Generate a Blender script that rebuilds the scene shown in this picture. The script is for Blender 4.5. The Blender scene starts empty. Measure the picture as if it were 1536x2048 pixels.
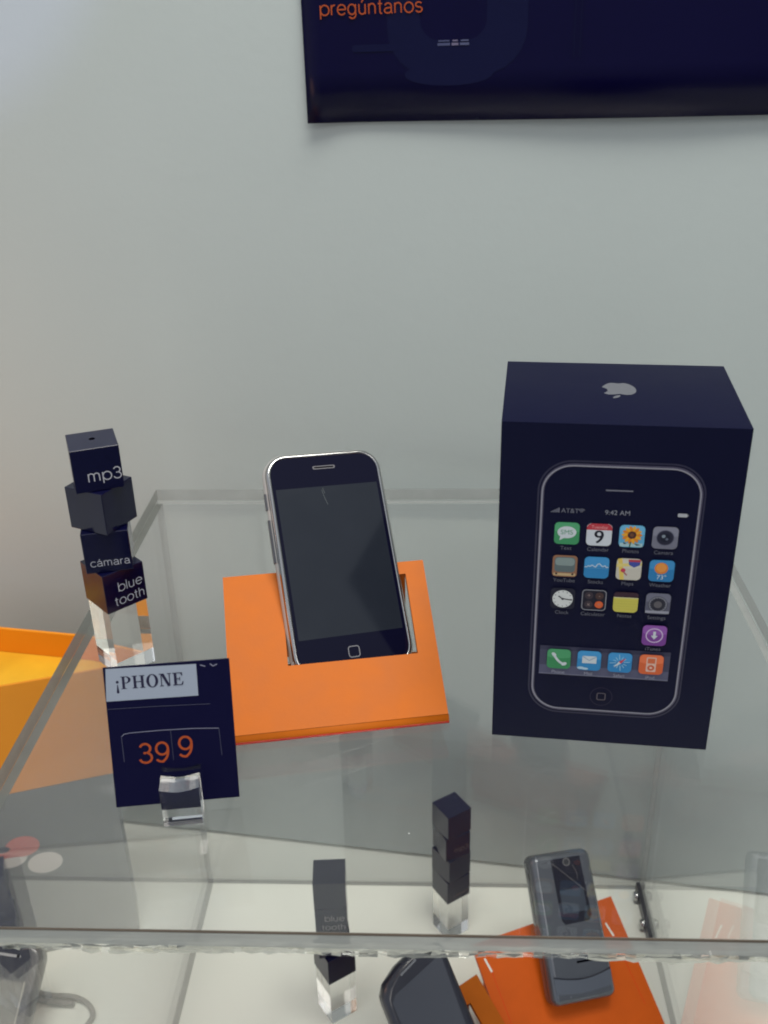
import bpy, bmesh, math, random
from mathutils import Vector, Matrix, Euler
random.seed(7)
scene = bpy.context.scene
COL = scene.collection
V = Vector

# ------------------------------------------------------------------ camera
H = 0.30891
FWD = V((0.0, 0.89405605, -0.44795511)); RGT = V((0.99968617, -0.01122176, -0.02239706)); UPV = V((0.02505107, 0.44781453, 0.89377547))
cd = bpy.data.cameras.new('camera'); cam = bpy.data.objects.new('camera', cd); COL.objects.link(cam)
cam.matrix_world = Matrix(((RGT.x, UPV.x, -FWD.x, 0), (RGT.y, UPV.y, -FWD.y, 0), (RGT.z, UPV.z, -FWD.z, H), (0, 0, 0, 1)))
cd.sensor_fit = 'VERTICAL'; cd.sensor_height = 36.0; cd.sensor_width = 27.0
cd.lens = 36.0 * 2047.12 / 2048.0
cd.clip_start = 0.01; cd.clip_end = 50
cd.dof.use_dof = True; cd.dof.focus_distance = 0.50; cd.dof.aperture_fstop = 18.0
scene.camera = cam

# ------------------------------------------------------------------ light
world = bpy.data.worlds.new('World'); scene.world = world; world.use_nodes = True
wt = world.node_tree; bg = wt.nodes['Background']; bg.inputs[1].default_value = 1.0
# the shop around: bright to the left and overhead, dim behind the viewer and to the right
wc = wt.nodes.new('ShaderNodeTexCoord'); wd = wt.nodes.new('ShaderNodeVectorMath'); wd.operation = 'DOT_PRODUCT'; wd.inputs[1].default_value = (-0.75, -0.25, 0.61)
wr = wt.nodes.new('ShaderNodeValToRGB'); wm = wt.nodes.new('ShaderNodeMapRange'); wm.inputs[1].default_value = -1; wm.inputs[2].default_value = 1
wt.links.new(wc.outputs['Generated'], wd.inputs[0]); wt.links.new(wd.outputs['Value'], wm.inputs[0]); wt.links.new(wm.outputs[0], wr.inputs[0]); wt.links.new(wr.outputs[0], bg.inputs[0])
wr.color_ramp.elements[0].color = (0.05, 0.06, 0.085, 1); wr.color_ramp.elements[0].position = 0.30
wr.color_ramp.elements[1].color = (0.62, 0.67, 0.73, 1); wr.color_ramp.elements[1].position = 0.95

def lamp(name, kind, loc, target, energy, color, **kw):
    ld = bpy.data.lights.new(name, kind); ld.energy = energy; ld.color = color
    for k, v in kw.items(): setattr(ld, k, v)
    o = bpy.data.objects.new(name, ld); COL.objects.link(o); o.location = loc
    o.rotation_euler = (V(target) - V(loc)).to_track_quat('-Z', 'Y').to_euler()
    return o
lamp('ceiling_light', 'AREA', (0.12, 0.22, 1.50), (0.08, 0.42, -0.3), 24.5, (1.0, 0.985, 0.885), shape='RECTANGLE', size=0.9, size_y=0.5)
lamp('shop_light', 'AREA', (0.45, -1.0, 1.3), (0.0, 0.6, 0.1), 5.2, (1.0, 0.95, 0.88), shape='RECTANGLE', size=0.8, size_y=0.6)
lamp('lavender_spot', 'SPOT', (-0.55, -0.55, 1.05), (-0.310, 0.74, 0.440), 22.0, (0.45, 0.46, 1.0), spot_size=math.radians(14.0), spot_blend=0.18, shadow_soft_size=0.02)  # unseen spot added to throw the lavender patch on the upper left wall
lamp('warm_bounce_fill', 'AREA', (-0.66, 0.50, 0.02), (-0.44, 0.80, -0.06), 0.55, (1.0, 0.50, 0.28), shape='RECTANGLE', size=0.25, size_y=0.25)  # unseen lamp added to imitate warm bounce from the orange on the wall

scene.view_settings.view_transform = 'Standard'; scene.view_settings.look = 'None'
scene.view_settings.exposure = 0.0; scene.view_settings.gamma = 1.0; scene.view_settings.use_curve_mapping = False
scene.render.engine = 'CYCLES'
cy = scene.cycles
cy.max_bounces = 24; cy.diffuse_bounces = 5; cy.glossy_bounces = 8; cy.transmission_bounces = 16; cy.transparent_max_bounces = 40
cy.caustics_reflective = False; cy.caustics_refractive = True; cy.blur_glossy = 0.5
cy.sample_clamp_indirect = 4.0
cy.filter_width = 1.9
try:
    cy.use_denoising = True; cy.denoiser = 'OPENIMAGEDENOISE'
except Exception:
    pass

# ------------------------------------------------------------------ materials
def s2l(c):
    return tuple((x / 255 / 12.92) if x / 255 <= 0.04045 else ((x / 255 + 0.055) / 1.055) ** 2.4 for x in c)
_M = {}
def mat(name, rgb, rough=0.5, metal=0.0, spec=0.5, coat=0.0, bump=0.0, bscale=400.0, var=0.0, vscale=20.0):
    if name in _M: return _M[name]
    m = bpy.data.materials.new(name); m.use_nodes = True; nt = m.node_tree; b = nt.nodes['Principled BSDF']
    b.inputs['Base Color'].default_value = (*rgb, 1); b.inputs['Roughness'].default_value = rough
    b.inputs['Metallic'].default_value = metal; b.inputs['Specular IOR Level'].default_value = spec
    b.inputs['Coat Weight'].default_value = coat; b.inputs['Coat Roughness'].default_value = 0.05
    if bump or var:
        tc = nt.nodes.new('ShaderNodeTexCoord')
    if bump:
        n = nt.nodes.new('ShaderNodeTexNoise'); n.inputs['Scale'].default_value = bscale; n.inputs['Detail'].default_value = 4
        bp = nt.nodes.new('ShaderNodeBump'); bp.inputs['Strength'].default_value = bump; bp.inputs['Distance'].default_value = 0.0006
        nt.links.new(tc.outputs['Object'], n.inputs['Vector']); nt.links.new(n.outputs['Fac'], bp.inputs['Height']); nt.links.new(bp.outputs['Normal'], b.inputs['Normal'])
    if var:
        n2 = nt.nodes.new('ShaderNodeTexNoise'); n2.inputs['Scale'].default_value = vscale; n2.inputs['Detail'].default_value = 5
        mx = nt.nodes.new('ShaderNodeMix'); mx.data_type = 'RGBA'
        mx.inputs[6].default_value = (*[x * (1 - var) for x in rgb], 1); mx.inputs[7].default_value = (*[min(1, x * (1 + var)) for x in rgb], 1)
        nt.links.new(tc.outputs['Object'], n2.inputs['Vector']); nt.links.new(n2.outputs['Fac'], mx.inputs[0]); nt.links.new(mx.outputs[2], b.inputs['Base Color'])
        mr = nt.nodes.new('ShaderNodeMapRange'); mr.inputs[3].default_value = max(0.02, rough - 0.08); mr.inputs[4].default_value = rough + 0.08
        nt.links.new(n2.outputs['Fac'], mr.inputs[0]); nt.links.new(mr.outputs[0], b.inputs['Roughness'])
    _M[name] = m; return m

def acrylic(name, tint=(0.985, 0.987, 0.987), haze=0.03, dust=False):
    m = bpy.data.materials.new(name); m.use_nodes = True; nt = m.node_tree; nt.nodes.clear(); N = nt.nodes.new; L = nt.links.new
    out = N('ShaderNodeOutputMaterial'); tr = N('ShaderNodeBsdfTransparent'); tr.inputs[0].default_value = (*tint, 1)
    gl = N('ShaderNodeBsdfGlossy'); gl.inputs['Roughness'].default_value = 0.015; gl.inputs[0].default_value = (1, 1, 1, 1)
    geo = N('ShaderNodeNewGeometry'); mr = N('ShaderNodeMapRange'); mr.inputs[3].default_value = 1.49; mr.inputs[4].default_value = 1 / 1.49
    L(geo.outputs['Backfacing'], mr.inputs[0]); fr = N('ShaderNodeFresnel'); L(mr.outputs[0], fr.inputs['IOR'])
    m1 = N('ShaderNodeMixShader'); L(fr.outputs[0], m1.inputs[0]); L(tr.outputs[0], m1.inputs[1]); L(gl.outputs[0], m1.inputs[2])
    df = N('ShaderNodeBsdfDiffuse'); df.inputs[0].default_value = (0.8, 0.8, 0.8, 1)
    m2 = N('ShaderNodeMixShader'); L(m1.outputs[0], m2.inputs[1]); L(df.outputs[0], m2.inputs[2])
    m2.inputs[0].default_value = haze
    if dust:
        tc = N('ShaderNodeTexCoord'); mp = N('ShaderNodeMapping'); mp.inputs['Scale'].default_value = (1, 1.7, 1); mp.inputs['Rotation'].default_value = (0, 0, 0.5)
        vo = N('ShaderNodeTexVoronoi'); vo.inputs['Scale'].default_value = 55; vo.inputs['Randomness'].default_value = 1
        L(tc.outputs['Object'], mp.inputs[0]); L(mp.outputs[0], vo.inputs['Vector'])
        lt = N('ShaderNodeMath'); lt.operation = 'LESS_THAN'; lt.inputs[1].default_value = 0.055; L(vo.outputs['Distance'], lt.inputs[0])
        sx = N('ShaderNodeSeparateColor'); L(vo.outputs['Color'], sx.inputs[0])
        gt = N('ShaderNodeMath'); gt.operation = 'GREATER_THAN'; gt.inputs[1].default_value = 0.90; L(sx.outputs[0], gt.inputs[0])
        mu = N('ShaderNodeMath'); mu.operation = 'MULTIPLY'; L(lt.outputs[0], mu.inputs[0]); L(gt.outputs[0], mu.inputs[1])
        ns = N('ShaderNodeTexNoise'); ns.inputs['Scale'].default_value = 9; ns.inputs['Detail'].default_value = 6; L(tc.outputs['Object'], ns.inputs['Vector'])
        hz = N('ShaderNodeMapRange'); hz.inputs[1].default_value = 0.3; hz.inputs[2].default_value = 0.75; hz.inputs[3].default_value = haze * 0.6; hz.inputs[4].default_value = haze * 1.5; L(ns.outputs['Fac'], hz.inputs[0])
        mm = N('ShaderNodeMath'); mm.operation = 'MAXIMUM'; L(mu.outputs[0], mm.inputs[0]); L(hz.outputs[0], mm.inputs[1]); L(mm.outputs[0], m2.inputs[0])
    L(m2.outputs[0], out.inputs[0]); return m

def edge_mat(name, rgb, clear=0.35, rough=0.25, scale=(3, 3, 60)):
    m = bpy.data.materials.new(name); m.use_nodes = True; nt = m.node_tree; N = nt.nodes.new; L = nt.links.new
    b = nt.nodes['Principled BSDF']; out = nt.nodes['Material Output']; b.inputs['Roughness'].default_value = rough
    tc = N('ShaderNodeTexCoord'); mp = N('ShaderNodeMapping'); mp.inputs['Scale'].default_value = scale
    n = N('ShaderNodeTexNoise'); n.inputs['Scale'].default_value = 12; n.inputs['Detail'].default_value = 8; n.inputs['Roughness'].default_value = 0.65
    L(tc.outputs['Object'], mp.inputs[0]); L(mp.outputs[0], n.inputs['Vector'])
    mx = N('ShaderNodeMix'); mx.data_type = 'RGBA'; mx.inputs[6].default_value = (*[x * 0.72 for x in rgb], 1); mx.inputs[7].default_value = (*[min(1, x * 1.35) for x in rgb], 1)
    L(n.outputs['Fac'], mx.inputs[0]); L(mx.outputs[2], b.inputs['Base Color'])
    tr = N('ShaderNodeBsdfTransparent'); ms = N('ShaderNodeMixShader'); ms.inputs[0].default_value = clear
    L(b.outputs[0], ms.inputs[1]); L(tr.outputs[0], ms.inputs[2]); L(ms.outputs[0], out.inputs[0])
    return m

def solid_glass(name, rough=0.0):
    m = bpy.data.materials.new(name); m.use_nodes = True; nt = m.node_tree; nt.nodes.clear()
    out = nt.nodes.new('ShaderNodeOutputMaterial'); g = nt.nodes.new('ShaderNodeBsdfGlass'); g.inputs['IOR'].default_value = 1.49; g.inputs['Roughness'].default_value = rough
    g.inputs[0].default_value = (0.985, 0.985, 0.98, 1); nt.links.new(g.outputs[0], out.inputs[0]); return m

def ink(r, g, b, k=1.0):
    """a printed colour"""
    c = tuple(min(0.9, x / k) for x in s2l((r, g, b)))
    return mat('ink_%d_%d_%d' % (r, g, b), c, 0.45, 0, 0.3)

M_wall = mat('wall_paint', (0.405, 0.446, 0.444), 0.6, 0, 0.25, bump=0.22, bscale=180, var=0.045, vscale=4)
M_base = mat('white_laminate', (0.84, 0.85, 0.775), 0.40, 0, 0.4, var=0.02, vscale=6)
M_navy = mat('navy_board', (0.0022, 0.0020, 0.024), 0.42, 0, 0.12, var=0.08, vscale=30, bump=0.05, bscale=900)
M_box = mat('navy_card', (0.0032, 0.0038, 0.0215), 0.36, 0, 0.16, bump=0.06, bscale=1200, var=0.06, vscale=25)
M_boxtop = M_box
M_cube = mat('navy_plastic', (0.0026, 0.0028, 0.024), 0.16, 0, 0.4, var=0.05, vscale=60)
M_poster = mat('poster_print', (0.0018, 0.0012, 0.022), 0.25, 0, 0.12, var=0.10, vscale=14)
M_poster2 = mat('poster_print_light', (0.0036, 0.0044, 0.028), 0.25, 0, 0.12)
M_orange = mat('orange_acrylic', (0.50, 0.118, 0.008), 0.50, 0, 0.14, bump=0.1, bscale=700, var=0.16, vscale=55)
M_orange2 = mat('deep_orange_acrylic', (0.66, 0.105, 0.006), 0.45, 0, 0.18, bump=0.1, bscale=700, var=0.14, vscale=45)
M_red = mat('red_acrylic_edge', (0.80, 0.03, 0.01), 0.2, 0, 0.5)
M_bin = mat('orange_plastic', (0.72, 0.25, 0.010), 0.35, 0, 0.25, var=0.06, vscale=18)
M_plinth = mat('grey_plinth_paint', (0.135, 0.13, 0.12), 0.5, 0, 0.4, var=0.05, vscale=12)
M_alu = mat('silver_metal', (0.46, 0.45, 0.44), 0.34, 0.35, 0.5, var=0.05, vscale=80)
M_chrome = mat('polished_chrome', (0.42, 0.415, 0.41), 0.16, 1.0, 0.5)
M_glass_black = mat('black_glass', (0.003, 0.003, 0.014), 0.06, 0, 0.30)
M_screen = mat('switched_off_screen', (0.013, 0.016, 0.024), 0.10, 0, 0.55, var=0.10, vscale=40)
M_white_ink = mat('white_ink', (0.42, 0.42, 0.46), 0.5, 0, 0.3)
M_dim_ink = mat('dim_grey_ink', (0.16, 0.16, 0.20), 0.5, 0, 0.3)
M_sticker = mat('pale_paper_label', (0.28, 0.315, 0.39), 0.5, 0, 0.4)
M_text_dark = mat('dark_ink', (0.012, 0.010, 0.035), 0.5, 0, 0.3)
M_digit = mat('orange_ink', (0.34, 0.060, 0.015), 0.5, 0, 0.2)
M_line = mat('clear_pocket_edge', (0.17, 0.17, 0.24), 0.35, 0, 0.5)
M_flip = mat('slate_metallic_paint', (0.112, 0.120, 0.140), 0.25, 0.5, 0.5, coat=0.3, var=0.04, vscale=70)
M_flip_dark = mat('slate_panel', (0.13, 0.145, 0.18), 0.28, 0.35, 0.5, coat=0.3)
M_dark = mat('dark_phone_plastic', (0.020, 0.021, 0.034), 0.28, 0, 0.5, coat=0.3)
M_dscreen = mat('dark_phone_screen', (0.075, 0.08, 0.10), 0.14, 0, 0.5)
M_silver = mat('grey_phone_plastic', (0.085, 0.08, 0.088), 0.30, 0.3, 0.4, coat=0.2)
M_sscreen = mat('grey_phone_screen', (0.17, 0.168, 0.155), 0.15, 0, 0.3)
M_cable = mat('grey_cable', (0.20, 0.19, 0.18), 0.5)
M_hole = mat('drilled_hole', (0.002, 0.002, 0.004), 0.9, 0, 0.0)
M_steel_dark = mat('dark_steel', (0.07, 0.07, 0.085), 0.35, 0.8, 0.5)
M_rdot = mat('red_sticker', (0.60, 0.13, 0.10), 0.5); M_wdot = mat('cream_sticker', (0.72, 0.64, 0.58), 0.5)
M_clear = acrylic('clear_acrylic', haze=0.004); M_clear_top = acrylic('clear_acrylic_scuffed', haze=0.005, dust=True)
M_edge = edge_mat('sawn_acrylic_edge', (0.25, 0.255, 0.235), 0.10, 0.3, (6, 6, 6))
M_edge_top = edge_mat('panel_top_edge', (0.12, 0.123, 0.113), 0.05, 0.3, (6, 6, 6))
M_front = edge_mat('polished_front_edge', (0.40, 0.405, 0.375), 0.12, 0.22, (2, 2, 25))
M_seam = edge_mat('brown_edge_line', (0.13, 0.095, 0.07), 0.15, 0.3, (6, 6, 6))
M_chip = edge_mat('chipped_acrylic', (0.66, 0.65, 0.56), 0.25, 0.25, (20, 20, 60))
M_glue = edge_mat('panel_butt_edge', (0.34, 0.34, 0.33), 0.45, 0.4, (5, 5, 5))
M_glass = solid_glass('solid_clear_acrylic')

# ------------------------------------------------------------------ mesh helpers
class MB:
    def __init__(self): self.bm = bmesh.new(); self.ms = []
    def mi(self, m):
        if m not in self.ms: self.ms.append(m)
        return self.ms.index(m)
    def face(self, pts, m, smooth=False):
        f = self.bm.faces.new([self.bm.verts.new(p) for p in pts]); f.material_index = self.mi(m); f.smooth = smooth; return f
    def box(self, lo, hi, m, M=None, faces=None):
        (x0, y0, z0), (x1, y1, z1) = lo, hi
        c = [V((x, y, z)) for z in (z0, z1) for y in (y0, y1) for x in (x0, x1)]
        if M is not None: c = [M @ v for v in c]
        vs = [self.bm.verts.new(p) for p in c]
        q = {'-z': (0, 2, 3, 1), '+z': (4, 5, 7, 6), '-y': (0, 1, 5, 4), '+y': (2, 6, 7, 3), '-x': (0, 4, 6, 2), '+x': (1, 3, 7, 5)}
        for k, ix in q.items():
            f = self.bm.faces.new([vs[i] for i in ix]); f.material_index = self.mi((faces or {}).get(k, m))
        return vs
    def loft(self, loops, mats, cap0=None, cap1=None, smooth=True):
        """loops: lists of points, same length; mats[i] between loop i and i+1"""
        vl = [[self.bm.verts.new(p) for p in lp] for lp in loops]; n = len(loops[0])
        for i in range(len(vl) - 1):
            mm = self.mi(mats[i] if isinstance(mats, (list, tuple)) else mats)
            for j in range(n):
                f = self.bm.faces.new((vl[i][j], vl[i][(j + 1) % n], vl[i + 1][(j + 1) % n], vl[i + 1][j])); f.material_index = mm; f.smooth = smooth
        if cap0: f = self.bm.faces.new(list(reversed(vl[0]))); f.material_index = self.mi(cap0)
        if cap1: f = self.bm.faces.new(vl[-1]); f.material_index = self.mi(cap1)
    def tube(self, pts, r, m, seg=10):
        rings = []
        for i, p in enumerate(pts):
            d = (V(pts[min(i + 1, len(pts) - 1)]) - V(pts[max(i - 1, 0)])).normalized()
            a = d.cross(V((0, 0, 1)));  a = a.normalized() if a.length > 1e-4 else V((1, 0, 0)); b = d.cross(a)
            rings.append([V(p) + (a * math.cos(t) + b * math.sin(t)) * r for t in [2 * math.pi * k / seg for k in range(seg)]])
        self.loft(rings, m, m, m)
    def disc_prism(self, c, r, h, axis, m, seg=24, bev=0.2):
        M = V((0, 0, 1)).rotation_difference(V(axis)).to_matrix()
        ring = lambda rr, z: [V(c) + M @ V((rr * math.cos(2 * math.pi * k / seg), rr * math.sin(2 * math.pi * k / seg), z)) for k in range(seg)]
        self.loft([ring(r, 0), ring(r, h * (1 - bev)), ring(r * 0.82, h)], m, m, m)
    def build(self, name, parent=None, bevel=0.0, weld=False):
        if weld: bmesh.ops.remove_doubles(self.bm, verts=self.bm.verts, dist=1e-6)
        if bevel:
            es = [e for e in self.bm.edges if len(e.link_faces) == 2 and e.calc_face_angle(0) > 0.5]
            bmesh.ops.bevel(self.bm, geom=es, offset=bevel, segments=2, profile=0.6, affect='EDGES')
        bmesh.ops.recalc_face_normals(self.bm, faces=[f for f in self.bm.faces if not f.tag])
        me = bpy.data.meshes.new(name); self.bm.to_mesh(me); self.bm.free()
        for m in self.ms: me.materials.append(m)
        o = bpy.data.objects.new(name, me); COL.objects.link(o)
        if parent: o.parent = parent
        return o

_TX = {}
def text_mesh(s):
    if s in _TX: return _TX[s]
    cu = bpy.data.curves.new('t', 'FONT'); cu.body = s; cu.size = 1.0; cu.resolution_u = 4
    o = bpy.data.objects.new('t', cu); COL.objects.link(o); bpy.context.view_layer.update()
    me = bpy.data.meshes.new_from_object(o.evaluated_get(bpy.context.evaluated_depsgraph_get()))
    r = ([tuple(v.co) for v in me.vertices], [tuple(p.vertices) for p in me.polygons])
    bpy.data.objects.remove(o); bpy.data.curves.remove(cu); bpy.data.meshes.remove(me)
    _TX[s] = r; return r

class Print:
    """flat printing on a plane: o + x*X + y*Y, coordinates in mm, each layer a hair above the last"""
    def __init__(self, mb, o, X, Y, step=0.012, z0=0.05):
        self.mb = mb; self.o = V(o); self.X = V(X).normalized(); self.Y = V(Y).normalized(); self.N = self.X.cross(self.Y); self.z = z0; self.step = step
    def p(self, x, y): return self.o + (self.X * x + self.Y * y + self.N * self.z) / 1000
    def poly(self, pts, m):
        self.z += self.step
        f = self.mb.face([self.p(*q) for q in pts], m); f.tag = True
    def rect(self, x0, y0, x1, y1, m): self.poly([(x0, y0), (x1, y0), (x1, y1), (x0, y1)], m)
    def rr_pts(self, x0, y0, x1, y1, r, n=6):
        P = []
        for cx, cy_, a in ((x1 - r, y0 + r, -90), (x1 - r, y1 - r, 0), (x0 + r, y1 - r, 90), (x0 + r, y0 + r, 180)):
            for k in range(n + 1):
                t = math.radians(a + 90 * k / n); P.append((cx + r * math.cos(t), cy_ + r * math.sin(t)))
        return P
    def rrect(self, x0, y0, x1, y1, r, m, n=6): self.poly(self.rr_pts(x0, y0, x1, y1, r, n), m)
    def ring_pts(self, A, B, m):
        self.z += self.step; n = len(A); mb = self.mb
        va = [mb.bm.verts.new(self.p(*q)) for q in A]; vb = [mb.bm.verts.new(self.p(*q)) for q in B]
        for j in range(n):
            f = mb.bm.faces.new((va[j], va[(j + 1) % n], vb[(j + 1) % n], vb[j])); f.material_index = mb.mi(m); f.tag = True
    def rring(self, x0, y0, x1, y1, r, w, m, n=8):
        self.ring_pts(self.rr_pts(x0, y0, x1, y1, r, n), self.rr_pts(x0 + w, y0 + w, x1 - w, y1 - w, max(0.05, r - w), n), m)
    def ell(self, cx, cy_, rx, ry, m, n=28, rot=0):
        c, s = math.cos(rot), math.sin(rot)
        self.poly([(cx + rx * math.cos(t) * c - ry * math.sin(t) * s, cy_ + rx * math.cos(t) * s + ry * math.sin(t) * c) for t in [2 * math.pi * k / n for k in range(n)]], m)
    def ring(self, cx, cy_, r, w, m, n=28):
        E = lambda q: [(cx + q * math.cos(2 * math.pi * k / n), cy_ + q * math.sin(2 * math.pi * k / n)) for k in range(n)]
        self.ring_pts(E(r), E(r - w), m)
    def line(self, pts, w, m):
        for a, b in zip(pts, pts[1:]):
            d = V((b[0] - a[0], b[1] - a[1])); d.normalize(); n = V((-d.y, d.x)) * w / 2
            self.poly([(a[0] - n.x, a[1] - n.y), (b[0] - n.x, b[1] - n.y), (b[0] + n.x, b[1] + n.y), (a[0] + n.x, a[1] + n.y)], m)
    def text(self, s, x, y, m, width=None, size=None, align='l', rot=0.0, sx=1.0):
        vs, fs = text_mesh(s); self.z += self.step
        xs = [v[0] for v in vs]; x0, x1 = min(xs), max(xs)
        k = width / (x1 - x0) / sx if width else size
        wd = (x1 - x0) * k * sx; off = {'l': 0, 'c': -wd / 2, 'r': -wd}[align]
        c, sn = math.cos(rot), math.sin(rot)
        bv = []
        for v in vs:
            a, b = (v[0] - x0) * k * sx + off, v[1] * k
            bv.append(self.mb.bm.verts.new(self.p(x + a * c - b * sn, y + a * sn + b * c)))
        i = self.mb.mi(m)
        for f in fs:
            try: g = self.mb.bm.faces.new([bv[j] for j in f]); g.material_index = i; g.tag = True
            except ValueError: pass

def arc(cx, cy_, rx, ry, a0, a1, n=14):
    return [(cx + rx * math.cos(math.radians(a0 + (a1 - a0) * k / n)), cy_ + ry * math.sin(math.radians(a0 + (a1 - a0) * k / n))) for k in range(n + 1)]
_r = .235; _x = .26                 # bowl radius, centre height (x-height = .52, cap height .74)
GL = {
 'b': (.56, [[(.04, .74), (.04, 0)], arc(.29, _x, .25, .26, 0, 360, 28)]), 'p': (.56, [[(.04, .52), (.04, -.2)], arc(.29, _x, .25, .26, 0, 360, 28)]),
 'l': (.12, [[(.05, .74), (.05, 0)]]), 'o': (.56, [arc(.28, _x, .25, .26, 0, 360, 28)]), 'c': (.50, [arc(.28, _x, .25, .26, 45, 318, 24)]),
 'e': (.54, [[(.035, .27), (.505, .27)] + arc(.27, _x, .24, .26, 3, 320, 26)]),
 'u': (.50, [[(.05, .52), (.05, .18)] + arc(.23, .18, .18, .18, 180, 360, 12) + [(.41, .52)], [(.41, .16), (.41, 0)]]),
 'n': (.50, [[(.05, .52), (.05, 0)], [(.05, .30)] + arc(.23, .34, .18, .18, 180, 0, 12) + [(.41, 0)]]),
 'h': (.50, [[(.05, .74), (.05, 0)], [(.05, .30)] + arc(.23, .34, .18, .18, 180, 0, 12) + [(.41, 0)]]),
 'm': (.78, [[(.05, .52), (.05, 0)], [(.05, .32)] + arc(.21, .36, .16, .16, 180, 0, 10) + [(.37, 0)], [(.37, .32)] + arc(.53, .36, .16, .16, 180, 0, 10) + [(.69, 0)]]),
 'r': (.30, [[(.05, .52), (.05, 0)], [(.05, .28)] + arc(.25, .32, .20, .19, 180, 85, 8)]),
 't': (.28, [[(.12, .68), (.12, .10)] + arc(.21, .10, .09, .10, 180, 285, 6), [(.0, .50), (.25, .50)]]),
 'a': (.51, [arc(.24, .36, .18, .16, 165, 0, 10) + [(.42, .08)] + arc(.48, .07, .06, .06, 180, 280, 4), [(.42, .29), (.22, .27)] + arc(.19, .14, .16, .13, 85, 290, 12) + arc(.24, .17, .18, .16, 290, 350, 6)]),
 's': (.44, [arc(.21, .39, .17, .125, 25, 255, 14) + arc(.22, .135, .18, .13, 75, -160, 14)]),
 'g': (.55, [[(.47, .52), (.47, -.02)] + arc(.27, -.02, .20, .18, 0, -150, 12), arc(.25, _x, .22, .26, 0, 360, 28)]),
 '3': (.52, [arc(.25, .55, .19, .18, 160, -75, 16)[:-1] + arc(.25, .19, .22, .195, 80, -165, 18), [(.18, .375), (.27, .375)]]),
 '9': (.54, [arc(.27, .50, .215, .235, 0, 360, 26), arc(.20, .43, .285, .44, 8, -72, 12) + arc(.25, .13, .20, .14, -75, -165, 8)]),
}
GL['ú'] = (.50, GL['u'][1] + [[(.20, .60), (.30, .73)]]); GL['á'] = (.51, GL['a'][1] + [[(.20, .60), (.30, .73)]])
def strokes(g, s, x, y, m, width, w=.068, align='l', rot=0.0):
    """light grotesque lettering drawn as even strokes; y = baseline, all in mm"""
    adv = sum(GL[c][0] + .075 for c in s) - .075; k = width / adv
    x0 = {'l': 0, 'c': -width / 2, 'r': -width}[align]; cr, sr = math.cos(rot), math.sin(rot); pen = 0
    for c in s:
        for st in GL[c][1]:
            P = [V(((pen + a) * k + x0, b_ * k)) for a, b_ in st]; P = [q for i, q in enumerate(P) if i == 0 or (q - P[i - 1]).length > 1e-4]
            closed = (P[0] - P[-1]).length < 1e-3; hw = w * k / 2; A = []; B = []; n = len(P)
            for i in range(n):
                a = P[i - 1] if i else (P[-2] if closed else P[0]); b_ = P[i + 1] if i < n - 1 else (P[1] if closed else P[-1])
                d = (b_ - a).normalized(); nn = V((-d.y, d.x)) * hw; A.append(P[i] + nn); B.append(P[i] - nn)
            T_ = lambda q: g.p(x + q.x * cr - q.y * sr, y + q.x * sr + q.y * cr)
            g.z += g.step; va = [g.mb.bm.verts.new(T_(q)) for q in A]; vb = [g.mb.bm.verts.new(T_(q)) for q in B]; mi = g.mb.mi(m)
            for i in range(n - 1):
                f = g.mb.bm.faces.new((vb[i], vb[i + 1], va[i + 1], va[i])); f.material_index = mi; f.tag = True
            g.z -= g.step * .9
        pen += GL[c][0] + .075

def thing(name, label, cat, M=None, group=None):
    o = bpy.data.objects.new(name, None); COL.objects.link(o); o.empty_display_size = 0.02
    if M is not None: o.matrix_world = M
    return tag(o, label, cat, group)
def tag(o, label, cat, group=None):
    o['label'] = label; o['category'] = cat
    if group: o['group'] = group
    return o
def part(o, label): o['label'] = label; return o
def frame(o, X, Y):
    X = V(X).normalized(); Z = X.cross(V(Y)).normalized(); Y = Z.cross(X)
    return Matrix(((X.x, Y.x, Z.x, o[0]), (X.y, Y.y, Z.y, o[1]), (X.z, Y.z, Z.z, o[2]), (0, 0, 0, 1)))
def pose(o, yaw, tilt=None, roll=0.0):
    """local x = width, local y = up the face, local z = out of the face towards the viewer"""
    c, s = math.cos(yaw), math.sin(yaw); X = V((c, -s, 0)); B = V((s, c, 0)); Yv = math.cos(tilt) * V((0, 0, 1)) + math.sin(tilt) * B
    return frame(o, math.cos(roll) * X + math.sin(roll) * Yv, -math.sin(roll) * X + math.cos(roll) * Yv)
def upright(o, yaw):
    return Matrix.Translation(V(o)) @ Matrix.Rotation(-yaw, 4, 'Z')
def rr(w, h, r, inset, z, n=8, cx=0, cy_=0, tw=0.0):
    w2, h2 = w / 2 - inset, h / 2 - inset; r = max(0.0004, r - inset); P = []
    for sx, sy, a in ((1, -1, -90), (1, 1, 0), (-1, 1, 90), (-1, -1, 180)):
        for k in range(n + 1):
            t = math.radians(a + 90 * k / n)
            x, y = sx * (w2 - r) + r * math.cos(t), sy * (h2 - r) + r * math.sin(t)
            P.append(V((cx + x * (1 + tw * y / h2), cy_ + y, z)))
    return P

# ------------------------------------------------------------------ setting
H2 = 0.37822                                     # height of the clear riser above the white base
W0 = V((-0.17665, 0.71752, -H2)); WX = V((0.98297, -0.18374, 0)); WN = V((-0.18374, -0.98297, 0))
WM = frame(W0, WX, (0, 0, 1))                    # wall frame: x along, y up, z out of the wall
b = MB(); b.box((-1.2, 0.0045, -0.04), (1.6, 1.6, 0), M_wall)
wall = b.build('wall'); wall.matrix_world = WM; wall['kind'] = 'structure'
b = MB(); b.box((-1.3, -0.05, -H2 - 0.03), (1.5, 1.1, -H2), M_base)
base = b.build('display_base'); base['kind'] = 'structure'

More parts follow.
